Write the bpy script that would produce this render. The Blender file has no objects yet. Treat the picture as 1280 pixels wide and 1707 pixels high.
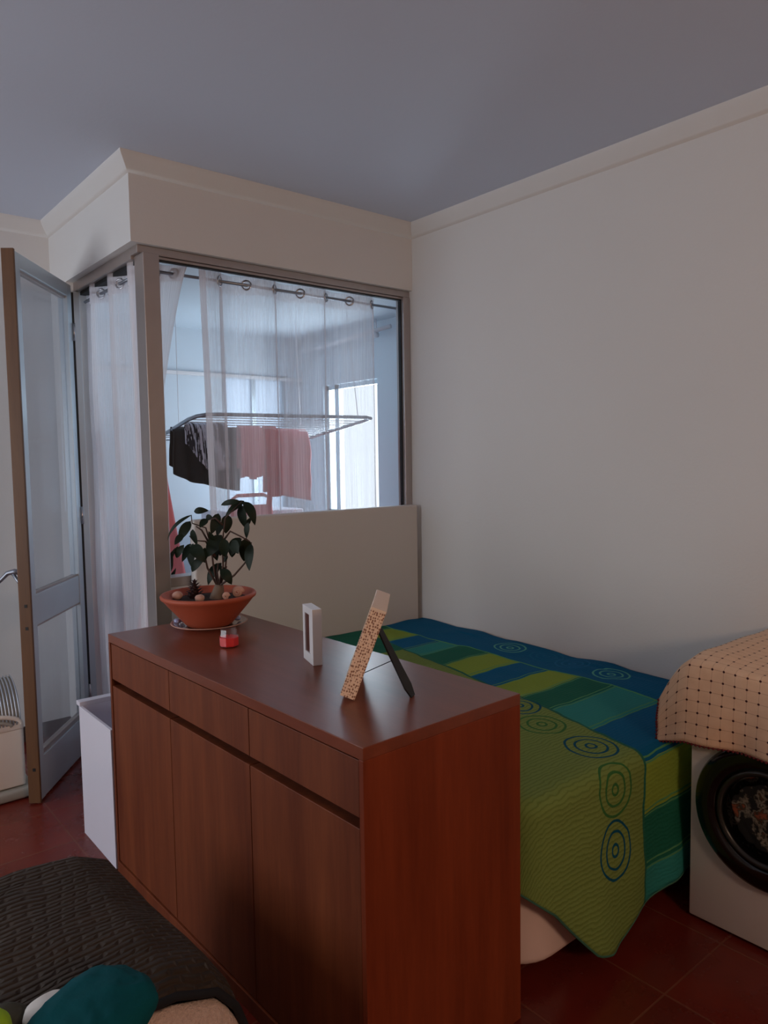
import bpy, bmesh, math, random
from mathutils import Vector, Matrix, noise
random.seed(7)
C = bpy.context.scene.collection
PI = math.pi

# ------------------------------------------------------------------ materials
def srgb(r, g, b):
    f = lambda c: (c/255/12.92) if c/255 <= .04045 else ((c/255+.055)/1.055)**2.4
    return (f(r), f(g), f(b), 1)

class NT:
    def __init__(s, name):
        s.m = bpy.data.materials.new(name); s.m.use_nodes = True
        s.t = s.m.node_tree; s.b = s.t.nodes['Principled BSDF']; s.out = s.t.nodes['Material Output']
    def n(s, typ, **kw):
        x = s.t.nodes.new(typ)
        for k, v in kw.items():
            if isinstance(k, str) and k.startswith('i_'): x.inputs[k[2:].replace('_', ' ')].default_value = v
            else: setattr(x, k, v)
        return x
    def l(s, a, b): s.t.links.new(a, b)
    def val(s, x, sock):
        if isinstance(x, (int, float)): sock.default_value = x
        else: s.l(x, sock)
    def math(s, op, a, b=0.0, c=None, clamp=False):
        x = s.n('ShaderNodeMath', operation=op); x.use_clamp = clamp
        s.val(a, x.inputs[0]); s.val(b, x.inputs[1])
        if c is not None: s.val(c, x.inputs[2])
        return x.outputs[0]
    def mix(s, f, a, b):
        x = s.n('ShaderNodeMix', data_type='RGBA'); s.val(f, x.inputs[0])
        for v, k in ((a, 6), (b, 7)):
            if isinstance(v, tuple): x.inputs[k].default_value = v
            else: s.l(v, x.inputs[k])
        return x.outputs[2]
    def coord(s, kind='Object'): return s.n('ShaderNodeTexCoord').outputs[kind]
    def mapping(s, vec, scale=(1,1,1), rot=(0,0,0), loc=(0,0,0)):
        x = s.n('ShaderNodeMapping'); s.l(vec, x.inputs[0])
        x.inputs['Scale'].default_value = scale; x.inputs['Rotation'].default_value = rot; x.inputs['Location'].default_value = loc
        return x.outputs[0]
    def noise(s, vec, scale, detail=3, rough=.5):
        x = s.n('ShaderNodeTexNoise'); s.l(vec, x.inputs['Vector'])
        x.inputs['Scale'].default_value = scale; x.inputs['Detail'].default_value = detail; x.inputs['Roughness'].default_value = rough
        return x.outputs['Fac']
    def bump(s, h, strength=.3, dist=.01):
        x = s.n('ShaderNodeBump'); x.inputs['Strength'].default_value = strength; x.inputs['Distance'].default_value = dist
        s.l(h, x.inputs['Height']); s.l(x.outputs[0], s.b.inputs['Normal'])
    def base(s, c):
        if isinstance(c, tuple): s.b.inputs['Base Color'].default_value = c
        else: s.l(c, s.b.inputs['Base Color'])
    def set(s, **kw):
        for k, v in kw.items(): s.b.inputs[k.replace('_', ' ')].default_value = v
        return s

def plain(name, col, rough=.5, metal=0, var=.06, scale=8, bump=.0, bscale=60, bdist=.002, sheen=0, coat=0):
    n = NT(name); v = n.coord()
    f = n.noise(v, scale)
    dark = tuple(c*(1-var*2) for c in col[:3])+(1,)
    n.base(n.mix(f, dark, col)); n.set(Roughness=rough, Metallic=metal)
    if sheen: n.set(Sheen_Weight=sheen)
    if coat: n.set(Coat_Weight=coat, Coat_Roughness=.15)
    if bump: n.bump(n.noise(v, bscale), bump, bdist)
    return n.m

M = {}
M['wall'] = plain('wall_paint', srgb(220,218,216), .85, var=.02, scale=2, bump=.25, bscale=90, bdist=.002)
M['ceiling'] = plain('ceiling_paint', srgb(206,214,230), .9, var=.02, scale=1.5, bump=.2, bscale=70, bdist=.002)
M['plaster'] = plain('cornice_plaster', srgb(220,218,216), .8, var=.02)
M['balcony_paint'] = plain('balcony_paint', srgb(214,224,232), .8, var=.03, scale=2)
M['alu'] = plain('anodised_aluminium', srgb(182,172,168), .38, .75, var=.06, scale=14)
M['alu_pale'] = plain('pale_aluminium', srgb(196,208,216), .35, .55, var=.04, scale=10)
M['dark_seal'] = plain('black_rubber_seal', srgb(20,20,24), .6)
M['chrome'] = plain('brushed_chrome', srgb(190,190,195), .25, 1, var=.03)
M['steel_tube'] = plain('grey_steel_tube', srgb(150,155,165), .35, .8)
M['white_plastic'] = plain('white_plastic', srgb(222,222,228), .35, var=.01)
M['cream_leather'] = plain('cream_leatherette', srgb(204,198,192), .55, var=.02, scale=3, bump=.15, bscale=160, bdist=.001)
M['bed_base'] = plain('pale_base_fabric', srgb(232,205,198), .8, var=.02)
M['mattress'] = plain('white_mattress', srgb(220,220,225), .8)
M['white_lacquer'] = plain('white_lacquer', srgb(226,224,236), .3, var=.01)
M['ivory'] = plain('ivory_lacquer', srgb(233,204,178), .5, var=.02)
M['white_paint'] = plain('white_frame_paint', srgb(226,222,222), .4, var=.01)
M['black'] = plain('black_board', srgb(14,14,15), .55)
M['terracotta'] = plain('terracotta', srgb(180,84,56), .6, var=.08, scale=14, bump=.15, bscale=60)
M['soil'] = plain('dark_soil', srgb(52,34,28), .95, var=.2, scale=60, bump=.8, bscale=120, bdist=.004)
M['pebble'] = plain('pale_pink_stone', srgb(215,165,145), .55, var=.1, scale=40)
M['cone'] = plain('dark_brown_cone', srgb(60,26,24), .7, var=.2, scale=60)
M['bark'] = plain('grey_bark', srgb(128,108,92), .8, var=.2, scale=30, bump=.5, bscale=70, bdist=.003)
M['stem'] = plain('woody_stem', srgb(72,50,42), .7)
M['leaf'] = plain('dark_green_leaf', srgb(22,36,20), .55, var=.15, scale=30)
M['leaf'].node_tree.nodes['Principled BSDF'].inputs['Specular IOR Level'].default_value = .25
M['red_wax'] = plain('red_wax', srgb(225,28,34), .35)
M['grey_plastic'] = plain('grey_plastic', srgb(165,160,150), .5)
M['heater_grille'] = plain('silver_grille', srgb(190,196,206), .3, .7)
M['heater_body'] = plain('cream_heater_enamel', srgb(235,222,210), .4, var=.01)
M['dark_void'] = plain('dark_interior', srgb(22,20,20), .8)
M['skirting'] = plain('dark_brown_skirting', srgb(60,44,40), .4, var=.1, scale=12)
M['washer'] = plain('white_enamel', srgb(226,218,214), .3, var=.01)
M['washer_black'] = plain('glossy_black_plastic', srgb(10,10,11), .12, coat=.3)
M['washer_grey'] = plain('dark_grey_ring', srgb(58,56,54), .3, .5)
M['teal'] = plain('teal_velvet', srgb(0,82,90), .9, var=.12, scale=10, bump=.3, bscale=120)
M['teal'].node_tree.nodes['Principled BSDF'].inputs['Specular IOR Level'].default_value = .2
M['lime'] = plain('lime_fabric', srgb(150,190,30), .8)
M['olive'] = plain('dark_olive_fabric', srgb(60,58,46), .9, bump=.4, bscale=90)
M['red_cloth'] = plain('red_cloth', srgb(225,70,75), .85, var=.1, scale=9)
M['pink_cloth'] = plain('pink_cloth', srgb(240,130,135), .85, var=.08, scale=9)
M['black_cloth'] = plain('black_cloth', srgb(18,19,26), .9, var=.1)
M['trim_red'] = plain('dark_red_thread', srgb(96,16,24), .8)
M['white_cloth'] = plain('white_cotton', srgb(228,222,216), .9)
M['sofa_fabric'] = plain('brown_upholstery', srgb(70,52,44), .9, bump=.3, bscale=120)

def wood(name, c1, c2, axis, rough=.32, spec=.5):
    n = NT(name); v = n.coord()
    sc = {'z': (9, 9, .7), 'y': (9, .7, 9)}[axis]
    mv = n.mapping(v, sc)
    a = n.noise(mv, 1.6, 4, .6)
    fine = n.noise(n.mapping(v, tuple(q*14 for q in sc)), 1, 3, .6)
    f = n.math('ADD', n.math('MULTIPLY', a, .85), n.math('MULTIPLY', fine, .25))
    r = n.n('ShaderNodeMapRange'); n.l(f, r.inputs[0]); r.inputs[1].default_value = .35; r.inputs[2].default_value = .78
    n.base(n.mix(r.outputs[0], c1, c2)); n.set(Roughness=rough, Specular_IOR_Level=spec)
    if rough > .32: n.bump(fine, .05, .001)
    return n.m
M['wood_front'] = wood('cherry_veneer_front', srgb(92,40,20), srgb(128,66,36), 'z', .5, .3)
M['wood_end'] = wood('cherry_veneer_end', srgb(106,42,20), srgb(136,60,32), 'z', .5, .25)
M['wood_top'] = wood('cherry_veneer_top', srgb(108,54,36), srgb(132,68,46), 'y', .30)
M['wood_dark'] = wood('cherry_groove', srgb(60,24,16), srgb(74,32,22), 'z', .5)
M['wood_edge'] = wood('brown_timber_edge', srgb(84,54,30), srgb(112,76,44), 'z', .5)

def floor_mat():
    n = NT('terracotta_floor_tiles'); v = n.coord()
    mv = n.mapping(v, (1,1,1), loc=(-.013, .125, 0))
    b = n.n('ShaderNodeTexBrick', offset=0.0, squash=1.0)
    n.l(mv, b.inputs['Vector'])
    b.inputs['Scale'].default_value = 1; b.inputs['Brick Width'].default_value = .3333; b.inputs['Row Height'].default_value = .3333
    b.inputs['Mortar Size'].default_value = .0035; b.inputs['Mortar Smooth'].default_value = .3
    b.inputs['Color1'].default_value = srgb(126,42,28); b.inputs['Color2'].default_value = srgb(108,34,24); b.inputs['Mortar'].default_value = srgb(134,76,56)
    cl = n.noise(v, 7, 4, .6)
    c = n.mix(n.math('MULTIPLY', cl, .8), b.outputs['Color'], srgb(82,24,18))
    n.base(c)
    r = n.math('ADD', n.math('MULTIPLY', cl, .2), .16)
    n.l(r, n.b.inputs['Roughness'])
    n.bump(n.math('SUBTRACT', n.math('MULTIPLY', cl, .15), b.outputs['Fac']), .25, .003)
    return n.m
M['floor'] = floor_mat()

def glass_mat(name, tint=(1,1,1,1), gloss=1.0, haze=0.0):
    m = bpy.data.materials.new(name); m.use_nodes = True; t = m.node_tree; t.nodes.clear()
    o = t.nodes.new('ShaderNodeOutputMaterial'); tr = t.nodes.new('ShaderNodeBsdfTransparent'); tr.inputs[0].default_value = tint
    g = t.nodes.new('ShaderNodeBsdfGlossy'); g.inputs['Roughness'].default_value = .03
    fr = t.nodes.new('ShaderNodeFresnel'); fr.inputs[0].default_value = 1.5
    mu = t.nodes.new('ShaderNodeMath'); mu.operation = 'MULTIPLY'; mu.inputs[1].default_value = gloss; t.links.new(fr.outputs[0], mu.inputs[0])
    ge = t.nodes.new('ShaderNodeNewGeometry'); inv = t.nodes.new('ShaderNodeMath'); inv.operation = 'SUBTRACT'; inv.inputs[0].default_value = 1; t.links.new(ge.outputs['Backfacing'], inv.inputs[1])
    m2 = t.nodes.new('ShaderNodeMath'); m2.operation = 'MULTIPLY'; t.links.new(mu.outputs[0], m2.inputs[0]); t.links.new(inv.outputs[0], m2.inputs[1]); mu = m2
    mx = t.nodes.new('ShaderNodeMixShader'); t.links.new(mu.outputs[0], mx.inputs[0]); t.links.new(tr.outputs[0], mx.inputs[1]); t.links.new(g.outputs[0], mx.inputs[2])
    last = mx
    if haze:
        d = t.nodes.new('ShaderNodeBsdfDiffuse'); d.inputs[0].default_value = (.8,.85,.9,1)
        tl = t.nodes.new('ShaderNodeBsdfTranslucent'); tl.inputs[0].default_value = (.8,.87,.95,1)
        a = t.nodes.new('ShaderNodeMixShader'); a.inputs[0].default_value = .6; t.links.new(d.outputs[0], a.inputs[1]); t.links.new(tl.outputs[0], a.inputs[2])
        last = t.nodes.new('ShaderNodeMixShader'); last.inputs[0].default_value = haze
        t.links.new(mx.outputs[0], last.inputs[1]); t.links.new(a.outputs[0], last.inputs[2])
    t.links.new(last.outputs[0], o.inputs[0])
    return m
M['glass'] = glass_mat('clear_glass')
M['door_glass'] = glass_mat('door_glass', (.80,.82,.85,1), 1.2, .08)
M['frosted'] = glass_mat('frosted_glass', (.9,.95,1,1), 1, .97)
M['clear'] = glass_mat('glassware', (.97,.97,.97,1), 1.2, .02)
M['photo_glass'] = M['glass']

def sheer_mat(name, col, opac):
    m = bpy.data.materials.new(name); m.use_nodes = True; t = m.node_tree; t.nodes.clear()
    N = lambda k: t.nodes.new(k)
    o = N('ShaderNodeOutputMaterial'); uv = N('ShaderNodeTexCoord')
    mp = N('ShaderNodeMapping'); t.links.new(uv.outputs['UV'], mp.inputs[0]); mp.inputs['Scale'].default_value = (210, 1.2, 1)
    nz = N('ShaderNodeTexNoise'); t.links.new(mp.outputs[0], nz.inputs['Vector']); nz.inputs['Scale'].default_value = 1; nz.inputs['Detail'].default_value = 4; nz.inputs['Roughness'].default_value = .65
    mr = N('ShaderNodeMapRange'); t.links.new(nz.outputs['Fac'], mr.inputs[0]); mr.inputs[1].default_value = .3; mr.inputs[2].default_value = .7
    mr.inputs[3].default_value = opac-.15; mr.inputs[4].default_value = min(.97, opac+.17)
    d = N('ShaderNodeBsdfDiffuse'); d.inputs[0].default_value = col
    tl = N('ShaderNodeBsdfTranslucent'); tl.inputs[0].default_value = col
    a = N('ShaderNodeMixShader'); a.inputs[0].default_value = .5; t.links.new(d.outputs[0], a.inputs[1]); t.links.new(tl.outputs[0], a.inputs[2])
    tr = N('ShaderNodeBsdfTransparent')
    mx = N('ShaderNodeMixShader'); t.links.new(mr.outputs[0], mx.inputs[0]); t.links.new(tr.outputs[0], mx.inputs[1]); t.links.new(a.outputs[0], mx.inputs[2])
    t.links.new(mx.outputs[0], o.inputs[0]); return m
M['sheer'] = sheer_mat('sheer_white_voile', srgb(236,230,232), .42)
M['sheer_side'] = sheer_mat('sheer_white_voile_dense', srgb(236,230,232), .68)

def quilt_mat():
    n = NT('dark_quilted_velvet'); v = n.coord('UV')
    wob = n.noise(v, 5, 2)
    b = n.n('ShaderNodeTexBrick', offset=.5); mv = n.n('ShaderNodeVectorMath', operation='ADD'); n.l(v, mv.inputs[0])
    cx = n.n('ShaderNodeCombineXYZ'); n.l(n.math('MULTIPLY', wob, .06), cx.inputs[0]); n.l(n.math('MULTIPLY', wob, .05), cx.inputs[1]); n.l(cx.outputs[0], mv.inputs[1])
    n.l(mv.outputs[0], b.inputs['Vector'])
    b.inputs['Scale'].default_value = 1; b.inputs['Brick Width'].default_value = .050; b.inputs['Row Height'].default_value = .019
    b.inputs['Mortar Size'].default_value = .0075; b.inputs['Mortar Smooth'].default_value = 1
    n.base(n.mix(n.noise(v, 12), srgb(40,30,23), srgb(64,50,38))); n.set(Roughness=.75, Sheen_Weight=.06, Sheen_Roughness=.4, Specular_IOR_Level=.3)
    n.bump(n.math('ADD', n.math('SUBTRACT', 1.0, b.outputs['Fac']), n.math('MULTIPLY', n.noise(v, 16, 3), 1.6)), .8, .009)
    return n.m
M['quilt'] = quilt_mat()
def sherpa_mat():
    n = NT('cream_sherpa_fleece'); v = n.coord()
    f = n.noise(v, 130, 3, .7)
    n.base(n.mix(f, srgb(176,142,130), srgb(244,218,204))); n.set(Roughness=.95, Sheen_Weight=.3); n.bump(f, 1, .008); return n.m
M['sherpa'] = sherpa_mat()

def stripe_mat():
    n = NT('black_white_stripes'); v = n.coord('UV')
    mv = n.mapping(v, (46, 3, 1)); f = n.noise(mv, 1, 3, .7)
    g = n.math('GREATER_THAN', f, .5); n.base(n.mix(g, srgb(20,20,36), srgb(190,190,205))); n.set(Roughness=.9); return n.m
M['stripes'] = stripe_mat()

def bedspread_mat():
    """patchwork print: u = distance from the wall, v = distance from the headboard (flat cloth metres)"""
    n = NT('patchwork_bedspread'); uv = n.coord('UV')
    wn = n.noise(uv, 9, 2); wob = n.math('MULTIPLY', n.math('SUBTRACT', wn, .5), .022)
    sep = n.n('ShaderNodeSeparateXYZ'); n.l(uv, sep.inputs[0])
    u0, v0 = sep.outputs[0], sep.outputs[1]
    u = n.math('ADD', u0, wob); v = n.math('ADD', v0, n.math('MULTIPLY', wob, .8))
    blue, teal, green, lime = srgb(0,88,126), srgb(44,128,122), srgb(26,98,78), srgb(128,150,58)
    limeL = srgb(118,138,72)
    # cells of the strip
    ramp = n.n('ShaderNodeValToRGB'); ramp.color_ramp.interpolation = 'CONSTANT'
    edges = [(0,green),(.06,green),(.13,lime),(.34,blue),(.50,teal),(.63,green),(.83,lime),(1.01,blue),(1.17,lime),(1.34,green),(1.50,teal),(1.69,blue),(1.925,lime),(2.09,green),(2.26,teal),(2.42,blue)]
    cr = ramp.color_ramp
    cr.elements[0].position = 0; cr.elements[0].color = green
    cr.elements[1].position = edges[1][0]/2.6; cr.elements[1].color = edges[1][1]
    for e, c in edges[2:]:
        q = cr.elements.new(e/2.6); q.color = c
    n.l(n.math('DIVIDE', v, 2.6), ramp.inputs[0])
    # light borders between cells
    line = None
    for e, c in edges[2:]:
        d = n.math('ABSOLUTE', n.math('SUBTRACT', v, e)); a = n.math('LESS_THAN', n.math('ABSOLUTE', n.math('SUBTRACT', d, .009)), .0028)
        line = a if line is None else n.math('MAXIMUM', line, a)
    strip = n.mix(line, ramp.outputs[0], srgb(84,142,96))
    ub = n.math('MINIMUM', n.math('ADD', n.math('MULTIPLY', v0, .16), .455), .785)      # strip's outer border
    ut = n.math('ADD', n.math('MULTIPLY', v0, -.01), .30)       # strip's wall side border
    inL = n.math('GREATER_THAN', u, ub); inB = n.math('LESS_THAN', u, ut)
    col = n.mix(inB, strip, blue)
    # lime field with fine crinkles and darker rows
    wv = n.n('ShaderNodeTexWave', wave_type='BANDS', bands_direction='Y'); n.l(uv, wv.inputs[0]); wv.inputs['Scale'].default_value = 22; wv.inputs['Distortion'].default_value = 5; wv.inputs['Detail'].default_value = 2; wv.inputs['Detail Scale'].default_value = 1.2
    limef = n.mix(n.math('MULTIPLY', n.math('POWER', wv.outputs['Fac'], 3.0), .5), limeL, srgb(84,100,40))
    col = n.mix(inL, col, limef)
    col = n.mix(n.math('MULTIPLY', inL, n.math('LESS_THAN', v, .50)), col, green)
    lb = n.math('LESS_THAN', n.math('ABSOLUTE', n.math('SUBTRACT', u, ub)), .006)
    lt = n.math('LESS_THAN', n.math('ABSOLUTE', n.math('SUBTRACT', u, ut)), .005)
    col = n.mix(lb, col, srgb(36,98,78)); col = n.mix(lt, col, srgb(84,150,96))
    # circles
    def rings(cu, cv, R, c, col, rad=(1,.62,.2)):
        du = n.math('SUBTRACT', u, cu); dv = n.math('SUBTRACT', v, cv)
        r = n.math('SQRT', n.math('ADD', n.math('MULTIPLY', du, du), n.math('MULTIPLY', dv, dv)))
        m = None
        for k in rad:
            a = n.math('LESS_THAN', n.math('ABSOLUTE', n.math('SUBTRACT', r, R*k)), .0042)
            m = a if m is None else n.math('MAXIMUM', m, a)
        return n.mix(m, col, c)
    dk = srgb(0,74,98); gk = srgb(52,104,52); lg = srgb(90,160,140)
    col = rings(.829, 1.567, .080, gk, col); col = rings(.849, 1.782, .084, dk, col); col = rings(.752, 1.40, .078, dk, col)
    col = rings(.935, 1.970, .082, gk, col); col = rings(.952, 2.150, .085, dk, col)
    for cu, cv, cc in ((.138,.829,lg), (.115,1.03,srgb(10,96,130)), (.128,1.184,srgb(20,100,140)), (.150,1.398,lg)): col = rings(cu, cv, .075, cc, col)
    n.base(col); n.set(Roughness=.9, Specular_IOR_Level=.2)
    cr_ = n.math('ADD', n.math('MULTIPLY', wv.outputs['Fac'], .6), n.noise(uv, 60, 3))
    n.bump(cr_, .3, .004)
    return n.m
M['bedspread'] = bedspread_mat()

def dot_cloth_mat():
    n = NT('cream_dotted_cloth'); uv = n.coord('UV')
    sep = n.n('ShaderNodeSeparateXYZ'); n.l(uv, sep.inputs[0])
    P = .0365
    def cell(x):
        f = n.math('FRACT', n.math('DIVIDE', x, P)); return n.math('ABSOLUTE', n.math('SUBTRACT', f, .5))
    a, b = cell(sep.outputs[0]), cell(sep.outputs[1])
    r = n.math('SQRT', n.math('ADD', n.math('MULTIPLY', a, a), n.math('MULTIPLY', b, b)))
    dot = n.math('LESS_THAN', r, .10)
    ln = n.math('MAXIMUM', n.math('LESS_THAN', a, .022), n.math('LESS_THAN', b, .028))
    base = n.mix(n.noise(uv, 30, 4), srgb(222,182,148), srgb(240,206,174))
    c = n.mix(n.math('MULTIPLY', ln, .32), base, srgb(130,60,50)); c = n.mix(dot, c, srgb(62,14,22))
    n.base(c); n.set(Roughness=.9); n.bump(n.noise(uv, 300, 2), .3, .001); return n.m
M['dot_cloth'] = dot_cloth_mat()

def weave_mat():
    n = NT('ivory_embossed_strip'); v = n.coord('UV')
    vo = n.n('ShaderNodeTexVoronoi'); n.l(n.mapping(v, (1, .8, 1)), vo.inputs['Vector']); vo.inputs['Scale'].default_value = 165; vo.inputs['Randomness'].default_value = .45
    r = n.n('ShaderNodeMapRange'); n.l(vo.outputs['Distance'], r.inputs[0]); r.inputs[1].default_value = .30; r.inputs[2].default_value = .46
    n.base(n.mix(r.outputs[0], srgb(150,104,80), srgb(236,200,170))); n.set(Roughness=.6); n.bump(r.outputs[0], .6, .002); return n.m
M['weave'] = weave_mat()

M['dark_glass'] = glass_mat('smoked_glass', (.35,.35,.37,1), .6)
def laundry_mat():
    n = NT('mixed_laundry'); v = n.coord(); f = n.noise(v, 22, 3, .6)
    r = n.n('ShaderNodeValToRGB'); n.l(f, r.inputs[0]); c = r.color_ramp; c.elements[0].position = .5; c.elements[0].color = srgb(10,10,11); c.elements[1].position = .58; c.elements[1].color = srgb(120,112,98)
    q = c.elements.new(.62); q.color = srgb(36,40,30); q = c.elements.new(.68); q.color = srgb(130,66,40)
    n.l(r.outputs[0], n.b.inputs['Base Color']); n.set(Roughness=.9); return n.m

# ------------------------------------------------------------------ mesh helpers
def box(bm, lo, hi, bev=0.0, seg=2, mat=None):
    lo, hi = Vector(lo), Vector(hi)
    vs = bmesh.ops.create_cube(bm, size=1)['verts']
    s = hi-lo; c = (hi+lo)/2
    for v in vs: v.co = Vector((v.co.x*s.x, v.co.y*s.y, v.co.z*s.z))+c
    if bev:
        es = list({e for v in vs for e in v.link_edges})
        r = bmesh.ops.bevel(bm, geom=es, offset=bev, segments=seg, profile=.5, affect='EDGES')
        vs = list({v for f in r['faces'] for v in f.verts} | {v for v in vs if v.is_valid})
    if mat is not None:
        for v in vs: v.co = mat @ v.co
    return vs

def tube(bm, pts, rad, n=10, cap=True, closed=False):
    pts = [Vector(p) for p in pts]; N = len(pts)
    if not hasattr(rad, '__len__'): rad = [rad]*N
    rings = []; up = Vector((0,0,1)); prev = None
    for i, p in enumerate(pts):
        a = pts[(i-1) % N] if (closed or i) else p; b = pts[(i+1) % N] if (closed or i < N-1) else p
        t = (b-a).normalized()
        if prev is None:
            s = t.cross(up)
            if s.length < 1e-3: s = t.cross(Vector((1,0,0)))
            s.normalize()
        else:
            s = (prev - t*prev.dot(t)).normalized()
        prev = s; w = t.cross(s)
        rings.append([bm.verts.new(p + (s*math.cos(k*2*PI/n)+w*math.sin(k*2*PI/n))*rad[i]) for k in range(n)])
    for i in range(N if closed else N-1):
        A, B = rings[i], rings[(i+1) % N]
        for k in range(n): bm.faces.new((A[k], A[(k+1) % n], B[(k+1) % n], B[k]))
    if cap and not closed: bm.faces.new(rings[0][::-1]); bm.faces.new(rings[-1])

def lathe(bm, prof, c, n=40, axis='z', cap0=False, cap1=False):
    c = Vector(c); R = []
    for r, h in prof:
        ring = []
        for k in range(n):
            a = 2*PI*k/n; q = Vector((r*math.cos(a), r*math.sin(a), h))
            if axis == 'x': q = Vector((h, r*math.cos(a), r*math.sin(a)))
            ring.append(bm.verts.new(c+q))
        R.append(ring)
    for i in range(len(R)-1):
        for k in range(n): bm.faces.new((R[i][k], R[i][(k+1) % n], R[i+1][(k+1) % n], R[i+1][k]))
    if cap0: bm.faces.new(R[0][::-1])
    if cap1: bm.faces.new(R[-1])

def ball(bm, c, r, sub=2, scale=(1,1,1), nz=0, seed=0):
    vs = bmesh.ops.create_icosphere(bm, subdivisions=sub, radius=1)['verts']
    for v in vs:
        k = 1+nz*noise.noise(v.co*1.7+Vector((seed*3.1, seed, 0)))
        v.co = Vector((v.co.x*r*scale[0]*k, v.co.y*r*scale[1]*k, v.co.z*r*scale[2]*k))+Vector(c)

def prism(bm, pts, ex):
    """polygon pts (3D) extruded by vector ex"""
    ex = Vector(ex); a = [bm.verts.new(Vector(p)) for p in pts]; b = [bm.verts.new(Vector(p)+ex) for p in pts]
    n = len(pts); bm.faces.new(a[::-1]); bm.faces.new(b)
    for k in range(n): bm.faces.new((a[k], a[(k+1) % n], b[(k+1) % n], b[k]))

def grid(bm, nu, nv, fn, uvfn=None):
    """fn(i/nu, j/nv) -> point"""
    V = [[bm.verts.new(fn(i/nu, j/nv)) for j in range(nv+1)] for i in range(nu+1)]
    uvl = bm.loops.layers.uv.verify() if uvfn else None
    for i in range(nu):
        for j in range(nv):
            idx = ((i,j),(i+1,j),(i+1,j+1),(i,j+1))
            f = bm.faces.new([V[a][b] for a, b in idx])
            if uvfn:
                for lp, (a, b) in zip(f.loops, idx): lp[uvl].uv = uvfn(a/nu, b/nv)
    return V

def root_of(o):
    while o.parent: o = o.parent
    return o

def obj(name, bm, mat, parent=None, smooth=False, solid=0, auto=None, origin=None, cast=None):
    bmesh.ops.recalc_face_normals(bm, faces=bm.faces)
    if parent is not None: off = root_of(parent).location.copy()
    else:
        if origin is None:
            xs = [v.co for v in bm.verts]
            off = Vector(((min(v.x for v in xs)+max(v.x for v in xs))/2, (min(v.y for v in xs)+max(v.y for v in xs))/2, min(v.z for v in xs)))
        else: off = Vector(origin)
    for v in bm.verts: v.co -= off
    me = bpy.data.meshes.new(name); bm.to_mesh(me); bm.free()
    me.materials.append(M[mat] if isinstance(mat, str) else mat)
    o = bpy.data.objects.new(name, me); C.objects.link(o)
    if parent is not None: o.parent = parent
    else: o.location = off
    if smooth or auto:
        for p in me.polygons: p.use_smooth = True
        if auto: me.set_sharp_from_angle(angle=math.radians(auto))
    if solid:
        m = o.modifiers.new('thickness', 'SOLIDIFY'); m.thickness = solid; m.offset = 0
    return o

def thing(name, label, cat, loc, group=None):
    o = bpy.data.objects.new(name, None); o.empty_display_size = .1; C.objects.link(o); o.location = loc
    o['label'] = label; o['category'] = cat
    if group: o['group'] = group
    return o
def tag(o, label, cat, group=None, kind=None):
    o['label'] = label; o['category'] = cat
    if group: o['group'] = group
    if kind: o['kind'] = kind
    return o
def struct(name, bm, mat, parent=None, label=None, cat=None, **kw):
    o = obj(name, bm, mat, parent, **kw)
    if parent is None:
        o['kind'] = 'structure'
        if kw.get('origin') is None: pass
        o['label'] = label or name.replace('_', ' '); o['category'] = cat or name.split('_')[0]
    return o
def B(): return bmesh.new()
def bx(lo, hi, bev=0, **kw):
    bm = B(); box(bm, lo, hi, bev, **kw); return bm

# ------------------------------------------------------------------ room shell
H = 2.8233; W = 1.6105; D = 1.168; XL = -5.2; YF = -5.4; HB = 2.4657
bm = bx((XL-.2, YF-.2, -.1), (.75, 2.0, 0)); struct('floor', bm, 'floor', label='glossy dark red terracotta tiled floor with pale grout lines', origin=(0,0,0))
bm = B(); box(bm, (XL-.2, YF-.2, H), (.2, 0.1, H+.1)); box(bm, (XL-.2, .1, H), (-W+.1, D+.1, H+.1)); struct('ceiling', bm, 'ceiling', label='smooth grey white room ceiling')
bm = bx((0, YF, 0), (.37, .1, H)); struct('wall_right', bm, 'wall', label='plain off-white wall running along the bed and washing machine')
# header over the glazed partition, front and return
bm = B(); prism(bm, [(-W,0,HB),(0,0,HB),(0,.12,HB),(-W+.12,.12,HB),(-W+.12,D,HB),(-W,D,HB)], (0,0,H-HB)); struct('wall_header', bm, 'wall', label='plastered header above the glazed corner partition', cat='wall')
bm = B(); box(bm, (XL, D, 0), (-W+.12, D+.12, H)); struct('wall_back', bm, 'wall', label='off-white wall behind the open glazed door')
bm = bx((-W, .90, 0), (-W+.12, D, HB)); struct('wall_return', bm, 'wall', label='short wall piece beside the door hinges', cat='wall')
bm = bx((-1.487, .015, 0), (0, .105, .955)); struct('wall_partition', bm, 'wall', label='low wall under the interior window behind the headboard', cat='wall')
# left wall with a big window opening (behind and left of the camera), wall behind the camera
bm = B()
box(bm, (XL-.15, YF, 0), (XL, D, .6)); box(bm, (XL-.15, YF, 2.3), (XL, D, H)); box(bm, (XL-.15, 1.0, .6), (XL, D, 2.3)); box(bm, (XL-.15, YF, .6), (XL, -1.2, 2.3))
struct('wall_left', bm, 'wall', label='off-white side wall with a wide window')
bm = bx((XL, YF-.15, 0), (.37, YF, H)); struct('wall_front', bm, plain('ochre_paint', srgb(214,160,118), .85, var=.03, scale=2), label='unseen ochre wall behind the viewer')  # out of view; ochre chosen so window light bounces back warm
fr = B()
for a, b in ((-1.2,-1.14),(-.13,-.07),(.94,1.0)): box(fr, (XL-.1, a, .6), (XL-.04, b, 2.3))
box(fr, (XL-.1, -1.2, .6), (XL-.04, 1.0, .66)); box(fr, (XL-.1, -1.2, 2.24), (XL-.04, 1.0, 2.3))
w2 = struct('window_2', fr, 'alu', label='wide aluminium window in the side wall')
obj('pane', bx((XL-.075, -1.14, .66), (XL-.069, .94, 2.24)), 'glass', w2)

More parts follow.
